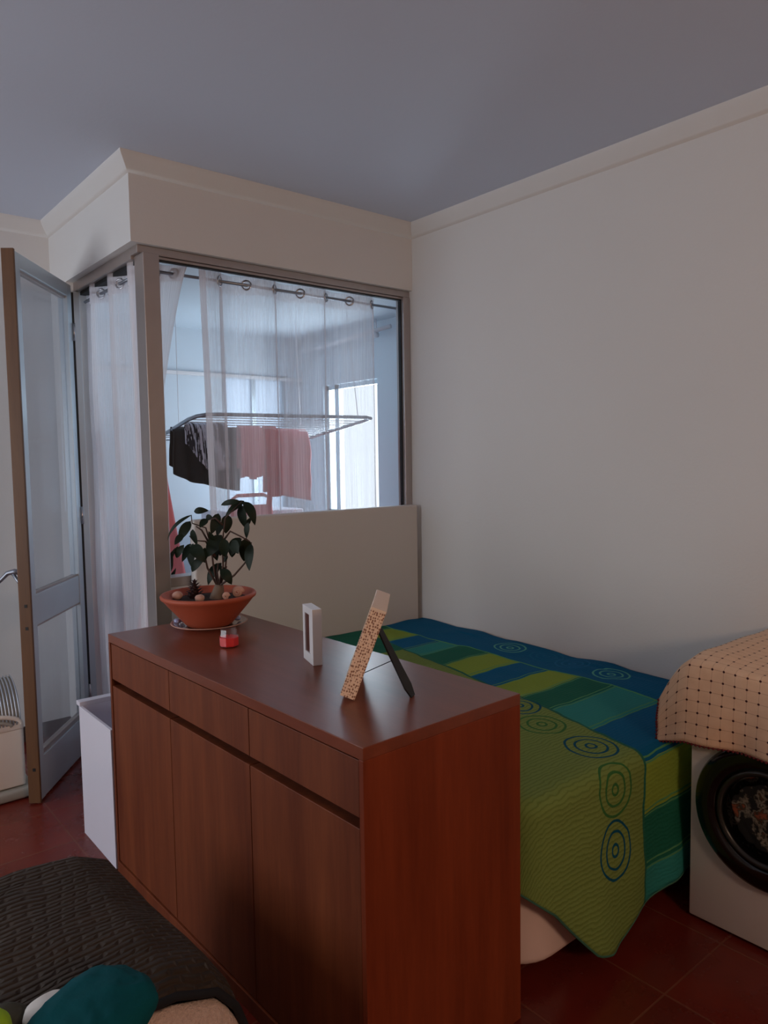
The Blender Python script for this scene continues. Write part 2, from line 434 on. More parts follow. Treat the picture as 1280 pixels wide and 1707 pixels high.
# cornice: small cove profile swept along wall tops
def cornice(name, path, label):
    """path: list of (point, inward normal already mitred)"""
    prof = [(0,0),(.05,0),(.048,-.010),(.042,-.021),(.033,-.034),(.023,-.047),(.014,-.060),(.006,-.070),(0,-.075)]
    bm = B(); R = []
    for (x, y), (nx, ny) in path:
        R.append([bm.verts.new((x+nx*a, y+ny*a, H+z)) for a, z in prof])
    for i in range(len(R)-1):
        for k in range(len(prof)-1): bm.faces.new((R[i][k], R[i][k+1], R[i+1][k+1], R[i+1][k]))
    return struct(name, bm, 'plaster', label=label, cat='cornice', auto=60)
cornice('trim_1', [((0,YF),(-1,0)),((0,0),(-1,-1)),((-W,0),(-1,-1)),((-W,D),(-1,-1)),((XL,D),(0,-1))], 'narrow coved plaster cornice around the ceiling edge')
struct('baseboard_back', bx((XL, D-.012, 0), (-W, D, .085), .002), 'skirting', label='dark brown tile skirting behind the open door')
struct('baseboard_right', bx((-.012, YF, 0), (0, 0, .085), .002), 'skirting', label='dark skirting along the right wall')

# ------------------------------------------------------------------ enclosed balcony
BR, BF, BZ = .37, 1.72, 2.45
bm = bx((-W+.12, .12, BZ), (BR+.12, BF+.12, BZ+.08)); struct('ceiling_balcony', bm, 'balcony_paint', label='pale ceiling of the enclosed balcony', cat='ceiling')
bm = B()
wx0, wx1, wz0, wz1 = -.30, .24, 1.05, 2.16
box(bm, (-W, BF, 0), (wx0, BF+.12, BZ)); box(bm, (wx0, BF, 0), (wx1, BF+.12, wz0)); box(bm, (wx0, BF, wz1), (wx1, BF+.12, BZ)); box(bm, (wx1, BF, 0), (BR+.12, BF+.12, BZ))
struct('wall_balcony_back', bm, 'balcony_paint', label='pale blue-white far wall of the balcony', cat='wall')
struct('trim_2', bx((-W+.12, BF-.025, 2.125), (BR, BF, 2.15), .004), 'white_paint', label='thin white ledge along the balcony far wall', cat='ledge')
bm = B()
ry0, ry1, rz0, rz1 = .78, 1.42, 1.12, 2.07
box(bm, (BR, .1, 0), (BR+.12, ry0, BZ)); box(bm, (BR, ry1, 0), (BR+.12, BF, BZ)); box(bm, (BR, ry0, 0), (BR+.12, ry1, rz0)); box(bm, (BR, ry0, rz1), (BR+.12, ry1, BZ))
struct('wall_balcony_right', bm, 'balcony_paint', label='pale balcony wall with the bright window', cat='wall')
bm = bx((-W, D+.12, 0), (-W+.12, BF, BZ)); struct('wall_balcony_left', bm, 'balcony_paint', label='pale balcony wall beyond the doorway', cat='wall')
bm = B()
for a, b in ((ry0, ry0+.03), (1.265, 1.315), (ry1-.03, ry1)): box(bm, (BR+.03, a, rz0), (BR+.07, b, rz1))
box(bm, (BR+.03, ry0, rz0), (BR+.07, ry1, rz0+.03)); box(bm, (BR+.03, ry0, rz1-.03), (BR+.07, ry1, rz1))
w3 = struct('window_3', bm, 'alu_pale', label='bright balcony window with thin aluminium bars')
obj('pane', bx((BR+.048, ry0+.03, rz0+.03), (BR+.053, ry1-.03, rz1-.03)), 'glass', w3)
bm = B()
for a, b in ((wx0, wx0+.03), (-.05, -.015), (wx1-.03, wx1)): box(bm, (a, BF+.03, wz0), (b, BF+.07, wz1))
box(bm, (wx0, BF+.03, wz0), (wx1, BF+.07, wz0+.03)); box(bm, (wx0, BF+.03, wz1-.03), (wx1, BF+.07, wz1)); box(bm, (wx0, BF+.03, 1.6), (wx1, BF+.07, 1.63))
w4 = struct('window_4', bm, 'alu_pale', label='frosted balcony window behind the laundry')
obj('pane', bx((wx0+.03, BF+.048, wz0+.03), (wx1-.03, BF+.053, wz1-.03)), 'frosted', w4)
# white pole under the balcony ceiling
bm = B(); tube(bm, [(.30,1.62,2.335),(.30,1.3,2.345),(.30,.55,2.38)], .014, 12); p = thing('clothes_pole', 'white ceiling pole running along the balcony window wall', 'pole', (.30,1.1,2.3))
obj('rod', bm, 'white_plastic', p, smooth=True)
for y in (1.55, .7):
    bm = B(); tube(bm, [(.30,y,2.35),(.30,y,BZ)], .006, 8); tube(bm, [(.30,y-.012,2.345),(.30,y+.012,2.345)], .02, 12); obj('bracket', bm, 'white_plastic', p, smooth=True)

# ------------------------------------------------------------------ interior window (window_1) and corner post
bm = B(); box(bm, (-1.56, -.002, .0), (-1.487, .10, HB-.036), .003); post = struct('trim_3', bm, 'alu', label='aluminium corner post between the doorway and the interior window', cat='post')
bm = B(); box(bm, (-1.575, .025, HB-.035), (0, .10, HB-.001), .003); box(bm, (-1.575, .10, HB-.05), (-1.50, .90, HB-.001), .003)
struct('trim_4', bm, 'alu', label='aluminium head rail around the top of the partition', cat='rail')
bm = B(); box(bm, (-.05, .02, .955), (-.001, .085, HB-.036), .002); box(bm, (-1.487, .012, .955), (-.05, .1, 1.0), .003); box(bm, (-1.487, .035, 2.418), (-.05, .07, HB-.036), .002)
w1 = struct('window_1', bm, 'alu', label='large interior window between the room and the balcony')
bm = bx((-1.487, .048, 1.0), (-.05, .053, 2.418)); obj('pane', bm, 'glass', w1)
bm = B(); box(bm, (-.056, .04, 1.0), (-.05, .062, 2.418)); box(bm, (-1.487, .04, 2.412), (-.05, .062, 2.418)); obj('seal', bm, 'dark_seal', w1)
# doorway jamb at the hinge side with dark track
bm = B(); box(bm, (-1.62, .865, 0), (-1.555, .899, HB-.051), .003); jamb = struct('trim_5', bm, 'alu_pale', label='door jamb with dark seal at the hinges', cat='jamb')
obj('seal', bx((-1.60, .855, .02), (-1.59, .865, HB-.06)), 'dark_seal', jamb)
obj('track', bx((-1.552, .10, HB-.068), (-1.505, .865, HB-.051)), 'dark_seal', post)

# ------------------------------------------------------------------ open glazed door
hp = Vector((-1.625, .850, 0)); fp = Vector((-2.02, .325, 0)); dv = (hp-fp).normalized(); L = (hp-fp).length
nv = Vector((dv.y, -dv.x, 0))           # towards the viewer side
dm = Matrix(((dv.x, nv.x, 0, fp.x), (dv.y, nv.y, 0, fp.y), (0, 0, 1, 0), (0, 0, 0, 1)))   # local: x along leaf, y = viewer side
T = .046; DT = 2.435
def dbox(parts, bev=.002):
    bm = B()
    for lo, hi in parts: box(bm, lo, hi, bev, mat=dm)
    return bm
frame = dbox([((0.012,-T/2,.012),(.062,T/2,DT)), ((L-.06,-T/2,.012),(L,T/2,DT)), ((.062,-T/2,DT-.065),(L-.06,T/2,DT)), ((.062,-T/2+.004,.80),(L-.06,T/2-.004,.94)), ((.062,-T/2+.002,.012),(L-.06,T/2-.002,.20))])
door = struct('door_1', frame, 'alu_pale', label='open aluminium glazed door with timber edge, standing ajar at the left', cat='door')
obj('pane', dbox([((.062,-.003,.94),(L-.06,.003,DT-.065))], 0), 'door_glass', door).name = 'upper_pane'
obj('lower_pane', dbox([((.062,-.003,.20),(L-.06,.003,.80))], 0), 'door_glass', door)
obj('glazing_bead', dbox([((.062,-.014,.20),(L-.06,.014,.222)), ((.062,-.014,DT-.077),(L-.06,.014,DT-.065)), ((.062,-.014,.94),(L-.06,.014,.95)), ((.062,-.014,.79),(L-.06,.014,.80))], .001), 'alu', door)
we = obj('timber_edge', dbox([((-.004,-T/2-.003,.006),(.012,T/2+.003,DT+.006))], .002), 'wood_edge', door)
bm = B()
for z in (.90, .80, .16): box(bm, (-.0055,-.002,z-.007), (-.003,.010,z+.007), mat=dm)
obj('screw', bm, 'black', we)
for z in (.3, 1.25, 2.2):
    bm = B(); tube(bm, [dm@Vector((L+.004,T/2+.006,z-.045)), dm@Vector((L+.004,T/2+.006,z+.045))], .007, 10); obj('hinge', bm, 'chrome', door, smooth=True)
bm = B(); tube(bm, [dm@Vector((.03,-T/2,1.045)), dm@Vector((.03,-T/2-.03,1.05)), dm@Vector((.03,-T/2-.060,1.043)), dm@Vector((.02,-T/2-.095,1.005)), dm@Vector((.005,-T/2-.13,.95)), dm@Vector((-.005,-T/2-.17,.90))], [.012,.013,.011,.008,.006,.003], 10)
tube(bm, [dm@Vector((.03,-T/2-.036,1.04)), dm@Vector((.03,-T/2-.012,1.0)), dm@Vector((.03,-T/2,.98))], [.008,.007,.007], 8)
obj('lever_handle', bm, 'steel_tube', door, smooth=True)

# ------------------------------------------------------------------ curtains
def eyelet(parent, c, tdir, r=.022):
    bm = B(); t = Vector(tdir).normalized(); up = Vector((0,0,1))
    pts = [Vector(c)+(t*math.cos(a)+up*math.sin(a))*r for a in [k*2*PI/24 for k in range(24)]]
    tube(bm, pts, .0048, 8, closed=True); return obj('eyelet', bm, 'chrome', parent, smooth=True)
RZ = 2.384; RY = .115
bm = B(); tube(bm, [(-1.46,RY,RZ), (-.01,RY,RZ)], .0075, 12); rod = obj('curtain_rod', bm, 'steel_tube', smooth=True); tag(rod, 'thin grey curtain rod across the top of the interior window', 'curtain rod')
def curtain(name, label, cross, amp, along, base, x0, x1, ztop, zbot, mat, shape=None, group=None, hems=((0,.03),(.97,1))):
    """along: 'x' or 'y'; cross: list of coordinates where fabric passes the rod"""
    t = thing(name, label, 'curtain', ((x0+x1)/2, base, zbot) if along == 'x' else (base, (x0+x1)/2, zbot), group)
    ph = lambda s: math.interp(s) if False else None
    def phase(s):
        if s <= cross[0]: return -(cross[0]-s)/(cross[1]-cross[0])
        for i in range(len(cross)-1):
            if s <= cross[i+1]: return i+(s-cross[i])/(cross[i+1]-cross[i])
        return len(cross)-1+(s-cross[-1])/(cross[-1]-cross[-2])
    def P(a, b):
        s = x0+(x1-x0)*a; z = ztop+(zbot-ztop)*b
        off = amp*math.sin(PI*phase(s))*(1-.25*b) + .006*math.sin(s*70+b*3)*min(1, b*4) + .012*noise.noise(Vector((s*6, z*1.5, base)))*min(1,b*3)
        if shape: s = shape(s, b)
        return Vector((s, base+off, z)) if along == 'x' else Vector((base+off, s, z))
    bm = B(); grid(bm, 150, 50, P, lambda a, b: (a*abs(x1-x0)*1.2, b*(ztop-zbot)))
    f = obj('fabric', bm, mat, t, smooth=True)
    bm = B(); grid(bm, 150, 2, lambda a, b: P(a, b*.045)+(Vector((0,-.0035,0)) if along == 'x' else Vector((-.0035,0,0))), lambda a, b: (a, b)); obj('heading_band', bm, mat, t, smooth=True)
    for a0_, a1_ in hems:
        bm = B(); grid(bm, 4, 50, lambda a, b: P(a0_+(a1_-a0_)*a, b)+(Vector((0,-.004,0)) if along == 'x' else Vector((-.004,0,0))), lambda a, b: (a*.03, b*2)); obj('side_hem' if a0_ < .01 or a1_ > .99 else 'seam', bm, 'sheer_side', t, smooth=True)
    for i, c in enumerate(cross):
        if not (min(x0,x1) <= c <= max(x0,x1)): continue
        e = .004; sgn = math.cos(PI*i)*amp*PI/abs(cross[1]-cross[0])
        d = (1, sgn, 0) if along == 'x' else (sgn, 1, 0)
        if shape: cc = shape(c, 0)
        else: cc = c
        eyelet(t, (cc, base, RZ) if along == 'x' else (base, cc, RZ-.02), d)
    return t
curtain('sheer_curtain', 'wide sheer white eyelet curtain across the interior window', [-1.139,-.994,-.834,-.679,-.516,-.36,-.205], .034, 'x', RY, -1.256, -.180, 2.425, .45, 'sheer', hems=((0,.025),(.975,1),(.105,.125),(.385,.40),(.66,.675)),
        shape=lambda s, b: s + .03*b*(1 if s < -1.1 else 0)*min(1,(-1.1-s)/.15 if s < -1.1 else 0)*1.5)
def narrow(s, b):
    k = min(1, b/.33)**.8
    return -1.47 + (s+1.47)*(1-k*.86)
curtain('sheer_curtain', 'narrow sheer curtain gathered beside the corner post', [-1.447,-1.365], .03, 'x', RY, -1.482, -1.316, 2.425, .7, 'sheer_side', shape=narrow)
SX = -1.53
bm = B(); tube(bm, [(SX,.12,RZ-.02), (SX,.86,RZ-.02)], .0075, 12); rod2 = obj('curtain_rod', bm, 'steel_tube', smooth=True); tag(rod2, 'short curtain rod across the top of the doorway', 'curtain rod')
curtain('sheer_curtain', 'sheer curtain hanging in the doorway left of the corner post', [.23,.356,.484,.612,.74], .03, 'y', SX, .125, .855, 2.425, .06, 'sheer_side')

# ------------------------------------------------------------------ drying rack with laundry
rk = thing('drying_rack', 'hanging wire clothes airer under the balcony ceiling', 'drying rack', (-.6,.75,1.7))
def rp(x, y):   # rack plane, slightly tilted
    return Vector((x, y, 1.775-(y-.5)*.19))
bm = B()
corn = [(-1.07,1.10),(-1.085,.62),(-1.07,.55),(-1.03,.51),(-.97,.50),(.03,.47),(.075,.49),(.08,.55),(-.03,1.10)]
tube(bm, [rp(*c) for c in corn], .011, 10, closed=True); obj('frame', bm, 'steel_tube', rk, smooth=True)
for k in range(10):
    y = .57+k*.055; bm = B(); tube(bm, [rp(-1.08,y), rp(.085-.11*(y-.5)/.5,y)], .003, 6); obj('wire', bm, 'white_plastic', rk, smooth=True)
for x in (-.93, -.08):
    for y in (.52, 1.09):
        bm = B(); tube(bm, [rp(x if x < -.5 else (.0 if y < 1 else -.05),y), Vector((x,y,BZ))], .0022, 6); obj('cord', bm, 'white_plastic', rk)
def garment(name, label, cat, mat, x0, x1, y, ztop, prof, wave=.02, freq=26, seed=0, group=None, thick=.006):
    """cloth hanging over a wire; prof(u) -> bottom z"""
    bm = B()
    def P(a, b):
        # b<.5 front fall, >.5 back fall
        x = x0+(x1-x0)*a; zb = prof(a)
        k = abs(b-.5)*2; side = -1 if b < .5 else 1
        z = ztop-(ztop-zb)*k*(1 if side < 0 else .82)
        yy = y+side*(.012+.012*min(1,k*6))+wave*math.sin(a*freq+seed)*k+.015*noise.noise(Vector((x*9, z*7, seed)))
        return Vector((x+.012*noise.noise(Vector((z*6, seed, x))), yy, z))
    grid(bm, 44, 36, P, lambda a, b: (a*abs(x1-x0), b*.6))
    return tag(obj(name, bm, mat, smooth=True, solid=thick), label, cat, group)
zr = lambda y: rp(0, y).z+.010
garment('black_trousers', 'black garment hanging over the airer, drooping lowest on its right', 'clothing', 'black_cloth', -1.085, -.66, .845, zr(.845), lambda a: 1.455-.10*min(1,a*1.6)-.012*math.sin(a*8), seed=1)
garment('striped_shirt', 'black and white striped garment hung in front of the black one', 'clothing', 'stripes', -1.045, -.80, .735, zr(.735), lambda a: 1.60-.125*min(1,a*2.4), seed=2, wave=.012)
garment('pink_shirt', 'pale red garment hanging on the airer next to the black one', 'clothing', 'pink_cloth', -.70, -.54, .79, zr(.79), lambda a: 1.42+.01*math.sin(a*9), seed=3)
rs = garment('red_sweater', 'red sweater hanging in the middle of the airer', 'clothing', 'red_cloth', -.525, -.435, .79, zr(.79), lambda a: 1.30-.06*(a < .35), seed=4)
garment('pink_towel', 'pinkish red towel hanging on the airer nearest the bright window', 'towel', 'pink_cloth', -.42, -.17, .845, zr(.845), lambda a: 1.31-.05*a, seed=5)
bm = B()   # robe hanging from a hook beside the corner post
def RB(a, b):
    w = .035+.21*min(1, b*1.1)**1.1; ang = 2*PI*a
    r = 1+.12*math.sin(a*2*PI*7)*b
    return Vector((-1.275+.02*b+w*.75*math.cos(ang)*r, .58+w*.30*math.sin(ang)*r, 1.52-(1.52-.35)*b))
grid(bm, 70, 30, RB); robe = tag(obj('hanging_cloth', bm, 'pink_cloth', smooth=True, solid=.004), 'pink-red cloth hanging low behind the glass beside the corner post', 'cloth')
bm = B(); tube(bm, [(-1.275,.58,1.50),(-1.275,.58,BZ)], .004, 6); obj('hanging_cord', bm, 'white_plastic', robe)
bm = B(); box(bm, (-.62,.98,.0), (-.12,1.48,1.2), .008); cb = thing('storage_cupboard', 'white cupboard standing on the balcony under the frosted window', 'cupboard', (-.37,1.23,0))
obj('body', bm, 'white_lacquer', cb); bm = bx((-.61,.965,.03), (-.375,.98,1.17), .003); obj('door', bm, 'white_lacquer', cb); bm = bx((-.365,.965,.03), (-.13,.98,1.17), .003); obj('door', bm, 'white_lacquer', cb)
# red folding chair frame leaning beside the cupboard
ch = thing('folding_chair', 'red folded chair leaning under the airer', 'chair', (-.55,.85,0))
bm = B(); tube(bm, [(-.74,.80,0),(-.70,.88,1.29),(-.66,.885,1.31),(-.60,.885,1.31)], .012, 8); tube(bm, [(-.36,.80,0),(-.44,.88,1.29),(-.48,.885,1.31),(-.60,.885,1.31)], .012, 8); obj('frame', bm, 'red_cloth', ch, smooth=True)
obj('backrest', bx((-.69,.868,1.12), (-.45,.88,1.25), .004), 'red_cloth', ch)
# plant on the balcony behind the sill
pp = thing('potted_plant', 'dark leafy plant on the balcony, low behind the glass beside the post', 'plant', (-1.405,.25,0))
bm = B(); lathe(bm, [(.001,0),(.07,0),(.09,.18),(.095,.18),(.095,.2),(.082,.2),(.078,.16),(.001,.16)], (-1.405,.25,0), 24); obj('pot', bm, 'terracotta', pp, smooth=True)
def leaf(bm, base, tip, w, droop=.0, nrm=None, fold=.25, n=8):
    base, tip = Vector(base), Vector(tip); d = tip-base; Ln = d.length; d.normalize()
    if nrm is None: nrm = Vector((0,0,1))
    s = d.cross(nrm)
    if s.length < 1e-3: s = d.cross(Vector((1,0,0)))
    s.normalize(); up = s.cross(d).normalized(); rows = []
    for i in range(n+1):
        t = i/n; ww = w*math.sin(PI*min(1,t**.8*1.0))**.75*(1-.15*t) if 0 < t < 1 else .0006
        c = base+d*Ln*t+up*(droop*Ln*4*t*(1-t))
        rows.append([bm.verts.new(c-s*ww+up*ww*fold), bm.verts.new(c), bm.verts.new(c+s*ww+up*ww*fold)])
    for i in range(n):
        for k in range(2): bm.faces.new((rows[i][k], rows[i][k+1], rows[i+1][k+1], rows[i+1][k]))
bm = B(); bl = B()
for k in range(16):
    a = k*2.4; z0 = .9+.012*k; tp = Vector((-1.405+.05*math.cos(a), .25+.05*math.sin(a), z0+.05)); 
    leaf(bl, (-1.405,.25,z0-.02), tp, .014, .1, Vector((.3,-1,.3)))
for k in range(3): tube(bm, [(-1.405+.01*k,.25,.17), (-1.41+.012*k,.25,.6), (-1.405+.006*k,.25,1.06)], .006, 8)
obj('stem', bm, 'stem', pp, smooth=True); obj('foliage', bl, 'leaf', pp, smooth=True)

# ------------------------------------------------------------------ bed
bed = thing('bed', 'low bed with pale base and tall cream padded headboard against the interior window', 'bed', (-.7,-.95,0))
def rounded_slab(bm, x0, x1, y0, y1, z0, z1, r, bev, seg=8):
    pts = []
    for cx, cy, a0 in ((x1-r, y1-r, 0), (x0+r, y1-r, 90), (x0+r, y0+r, 180), (x1-r, y0+r, 270)):
        for k in range(seg+1):
            a = math.radians(a0+90*k/seg); pts.append((cx, cy, math.cos(a), math.sin(a)))
    prof = [(bev, z0)]+[(bev*(1-math.sin(t*PI/2/4)), z0+bev*(1-math.cos(t*PI/2/4))) for t in range(1,5)]+[(bev*(1-math.cos(t*PI/2/4)), z1-bev+bev*math.sin(t*PI/2/4)) for t in range(0,5)]
    R = [[bm.verts.new((cx+ca*(r-i), cy+sa*(r-i), z)) for cx, cy, ca, sa in pts] for i, z in prof]
    n = len(pts)
    for i in range(len(R)-1):
        for k in range(n): bm.faces.new((R[i][k], R[i][(k+1) % n], R[i+1][(k+1) % n], R[i+1][k]))
    bm.faces.new(R[0][::-1]); bm.faces.new(R[-1])
bm = B(); rounded_slab(bm, -1.33, -.03, -1.88, -.07, .055, .34, .16, .03); obj('base', bm, 'bed_base', bed, auto=60)
bm = B(); rounded_slab(bm, -1.325, -.02, -1.885, -.07, .34, .56, .12, .05); obj('mattress', bm, 'mattress', bed, smooth=True)
for x in (-1.22, -.15):
    for y in (-1.72, -.2):
        bm = B(); tube(bm, [(x,y,0), (x,y,.056)], .025, 12); obj('leg', bm, 'black', bed, auto=40)
bm = bx((-1.395, -.058, .06), (-.03, -.008, 1.26), .012, seg=3); hb = obj('headboard', bm, 'cream_leather', bed, auto=50)

# bedspread
bm = B(); uvl = bm.loops.layers.uv.verify()
BW, BL = 1.345, 1.925; ZT = .588
path = []      # (s,t) perimeter from head-left along the side, round the corner, along the foot to the wall
rc = .10
for k in range(50): path.append((BW, .066+(BL-rc-.066)*k/50, (1,0)))
for k in range(13):
    a = PI/2*k/12; path.append((BW-rc+rc*math.cos(a), BL-rc+rc*math.sin(a), (math.cos(a), math.sin(a))))
for k in range(1, 81): path.append((BW-rc-(BW-rc-.03)*k/80, BL, (0,1)))
def hem(s, t, nrm):
    xs = [0,.54,.67,.80,.92,1.01,1.09,1.243,1.40]; zs = [.16,.13,.125,.095,.062,.052,.085,.25,.39]
    if nrm[1] > .02:
        s_ = s
        for i in range(8):
            if s_ <= xs[i+1]: z = zs[i]+(zs[i+1]-zs[i])*(s_-xs[i])/(xs[i+1]-xs[i]); break
        else: z = .39
    else: z = .38
    return z+.003*math.sin(s*16+t*3)
def topz(s, t):
    z = ZT+.016*(1-t/BL)-.012*max(0, (t-1.5)/.42)
    z += .010*noise.noise(Vector((s*3.2, t*3.2, 3)))+.004*noise.noise(Vector((s*11, t*11, 9)))
    if s < .10: z += .012*noise.noise(Vector((0, t*5, 1)))
    return z
NR = 46; NS = 34; RAD = .045
cols = []
for (s, t, nr) in path:
    col = []
    hz = hem(s, t, nr)
    for j in range(NR):
        r = j/NR; ss = .012+(s-.012)*r; tt = .066+(t-.066)*r
        # inset so that the rounded fold starts RAD before the edge
        ss_ = ss-nr[0]*RAD*r; tt_ = tt-nr[1]*RAD*r
        col.append((Vector((-ss_, -tt_, topz(ss_, tt_))), (ss_, tt_)))
    e0 = (s-nr[0]*RAD, t-nr[1]*RAD); zt = topz(*e0)
    tot = zt-hz
    for j in range(NS+1):
        q = j/NS
        arc = RAD*PI/2; Ltot = arc+(tot-RAD); d = Ltot*q
        if d < arc:
            a = d/RAD; out = RAD*math.sin(a); z = zt-RAD*(1-math.cos(a))
        else:
            out = RAD; z = zt-RAD-(d-arc)
        k = max(0, (zt-z-.06))/.5
        foot = nr[1]
        fold = .0
        if foot > .02:
            out += k*(.030+.012*math.sin(s*12+1.2)+.007*math.sin(s*29+2))+.018*k*math.exp(-((s-1.02)/.16)**2)
            out += .007*noise.noise(Vector((s*7, z*7, 4)))*min(1,k*6)
        else: out += .0
        p = Vector((-(e0[0]+nr[0]*min(out, RAD+.004 if foot < .3 else 9)), -(e0[1]+nr[1]*out), z))
        col.append((p, (e0[0]+nr[0]*d, e0[1]+nr[1]*d)))
    cols.append(col)
VV = [[bm.verts.new(p) for p, uv in c] for c in cols]
for i in range(len(cols)-1):
    for j in range(len(cols[0])-1):
        ids = ((i,j),(i+1,j),(i+1,j+1),(i,j+1))
        try: f = bm.faces.new([VV[a][b] for a, b in ids])
        except ValueError: continue
        for lp, (a, b) in zip(f.loops, ids): lp[uvl].uv = cols[a][b][1]
bs = obj('bedspread', bm, 'bedspread', smooth=True, solid=.006)
tag(bs, 'blue, teal and lime patchwork bedspread with ring motifs draped over the bed', 'bedspread')
# pale piped hem
bm = B(); tube(bm, [c[-1][0] for c in cols[50:]], .0045, 6); obj('piping', bm, plain('piping_green', srgb(56,104,84), .8), bs)

# ------------------------------------------------------------------ sideboard
ang = .0246; SO = Vector((-1.9356, -.4674, 0)); SL, SD, SH = 1.4642, .5365, .9017
def smat():
    # local: X = depth away from the front, Y = along length (towards the viewer), Z up
    ex = Vector((math.cos(ang), math.sin(ang), 0)); ey = Vector((math.sin(ang), -math.cos(ang), 0))
    return Matrix(((ex.x, ey.x, 0, SO.x), (ex.y, ey.y, 0, SO.y), (0, 0, 1, 0), (0, 0, 0, 1)))
SM = smat()
def sbx(lo, hi, bev=.0015):
    bm = B(); box(bm, lo, hi, bev, mat=SM); return bm
sb = thing('sideboard', 'reddish brown cherry wood sideboard standing between the bed and the room', 'sideboard', SM@Vector((SD/2, SL/2, 0)))
TH = .030
obj('top', sbx((0,0,SH-TH), (SD,SL,SH)), 'wood_top', sb)
obj('side_panel', sbx((0,0,0), (SD,.016,SH-TH)), 'wood_front', sb); obj('side_panel', sbx((0,SL-.016,0), (SD,SL,SH-TH)), 'wood_end', sb)
obj('back_panel', sbx((SD-.012,.016,.03), (SD,SL-.016,SH-TH)), 'wood_front', sb)
obj('plinth', sbx((-.002,.012,0), (.03,SL-.012,.046)), 'wood_front', sb)
obj('carcass', sbx((.040,.016,.048), (SD-.012,SL-.016,SH-TH-.001)), 'wood_dark', sb)
ys = [.018, .4945, .9795, SL-.018]
for i in range(3):
    a, b = ys[i]+(.0015 if i else 0), ys[i+1]-.0015
    obj('drawer', sbx((.003,a,.737), (.039,b,SH-TH-.004)), 'wood_front', sb)
    obj('door', sbx((.003,a,.050), (.039,b,.712)), 'wood_front', sb)

# ------------------------------------------------------------------ things on the sideboard
TZ = SH+.0003
pc = Vector((-1.60, -.605, 0))
sau = thing('saucer', 'clear glass saucer under the terracotta bowl', 'saucer', (pc.x, pc.y, TZ))
bm = B(); lathe(bm, [(.001,0),(.085,0),(.105,.004),(.138,.014),(.142,.018),(.138,.019),(.104,.009),(.085,.005),(.001,.005)], (pc.x,pc.y,TZ), 56); obj('plate', bm, 'clear', sau, smooth=True)
bm = B(); tube(bm, [Vector((pc.x+.141*math.cos(a), pc.y+.141*math.sin(a), TZ+.0175)) for a in [k*2*PI/56 for k in range(56)]], .0016, 6, closed=True); obj('rim', bm, 'pebble', sau, smooth=True)
blue_glass = plain('pale_blue_glass_bead', srgb(160,170,215), .1, var=.15, scale=90, coat=1)
M['bead'] = blue_glass
R_ = Vector((.7707,-.6372,0)); F_ = Vector((.6372,.7707,0))   # viewer's right / away, horizontally
for i, (a, b, r, lab) in enumerate(((-.118,-.012,.014,'pale blue glass bead on the left of the saucer, foremost of three'), (-.128,.012,.011,'pale blue glass bead on the left of the saucer, behind another'), (-.102,.014,.011,'small glass bead on the left of the saucer, tucked by the bowl foot'), (.10,.028,.014,'pale glass bead on the right of the saucer'))):
    c = pc+R_*a+F_*b; bm = B(); ball(bm, (c.x,c.y,TZ+.012+r*.7), r, 2, (1,1,.7)); tag(obj('glass_bead', bm, 'bead', smooth=True), lab, 'bead', 'glass beads on the saucer')
pl = thing('potted_ficus', 'bonsai ficus with glossy dark leaves in a wide terracotta bowl', 'potted plant', (pc.x, pc.y, TZ+.006))
z0 = TZ+.0062
bm = B(); lathe(bm, [(.001,0),(.082,0),(.088,.006),(.112,.034),(.150,.078),(.168,.100),(.176,.106),(.178,.114),(.174,.120),(.166,.120),(.160,.110),(.140,.088),(.001,.086)], (pc.x,pc.y,z0), 72); obj('bowl', bm, 'terracotta', pl, smooth=True)
bm = B(); lathe(bm, [(.001,.100),(.08,.099),(.150,.094),(.149,.088)], (pc.x,pc.y,z0), 48); obj('soil', bm, 'soil', pl, smooth=True)
def PL(zx, zy, dep=0.0):      # plant design plane: lateral / height in metres from a 445 px/m sketch
    a = (zx-565)/5.333/405; z = z0+.095+(1000-zy)/5.333/415
    return pc+R_*a+F_*dep+Vector((0,0,z))
bm = B()
tube(bm, [PL(630,1040), PL(632,1010), PL(638,960), PL(650,910), PL(655,880)], [.036,.031,.024,.019,.016], 14)
for dx, dz in ((-60,-5),(55,0),(10,30)): tube(bm, [PL(635,985), PL(635+dx*.7,1012,-.01), PL(635+dx*1.2,1040,-.02)], [.016,.011,.004], 8)
obj('trunk', bm, 'bark', pl, smooth=True)
bm = B()
stems = [[(650,890),(690,720),(690,520),(720,320),(860,180)], [(640,890),(560,740),(540,650),(470,540),(410,470)], [(660,885),(780,800),(870,700),(930,600),(935,520)],
         [(640,890),(610,700),(600,560),(560,400),(450,360),(445,290)], [(655,880),(700,780),(720,600),(840,500)], [(690,520),(760,430),(860,480),(920,515)], [(650,890),(640,780),(650,700)], [(660,890),(690,800),(710,730)], [(630,640),(560,510),(490,500)],
         [(700,380),(640,320),(600,330)], [(600,560),(520,420),(470,390)]]
for i, s in enumerate(stems):
    tube(bm, [PL(x, y, .035*math.sin(i*2.1)*j/len(s)) for j, (x, y) in enumerate(s)], [.0045-(.0032*j/len(s)) for j in range(len(s))], 7)
obj('stems', bm, 'stem', pl, smooth=True)
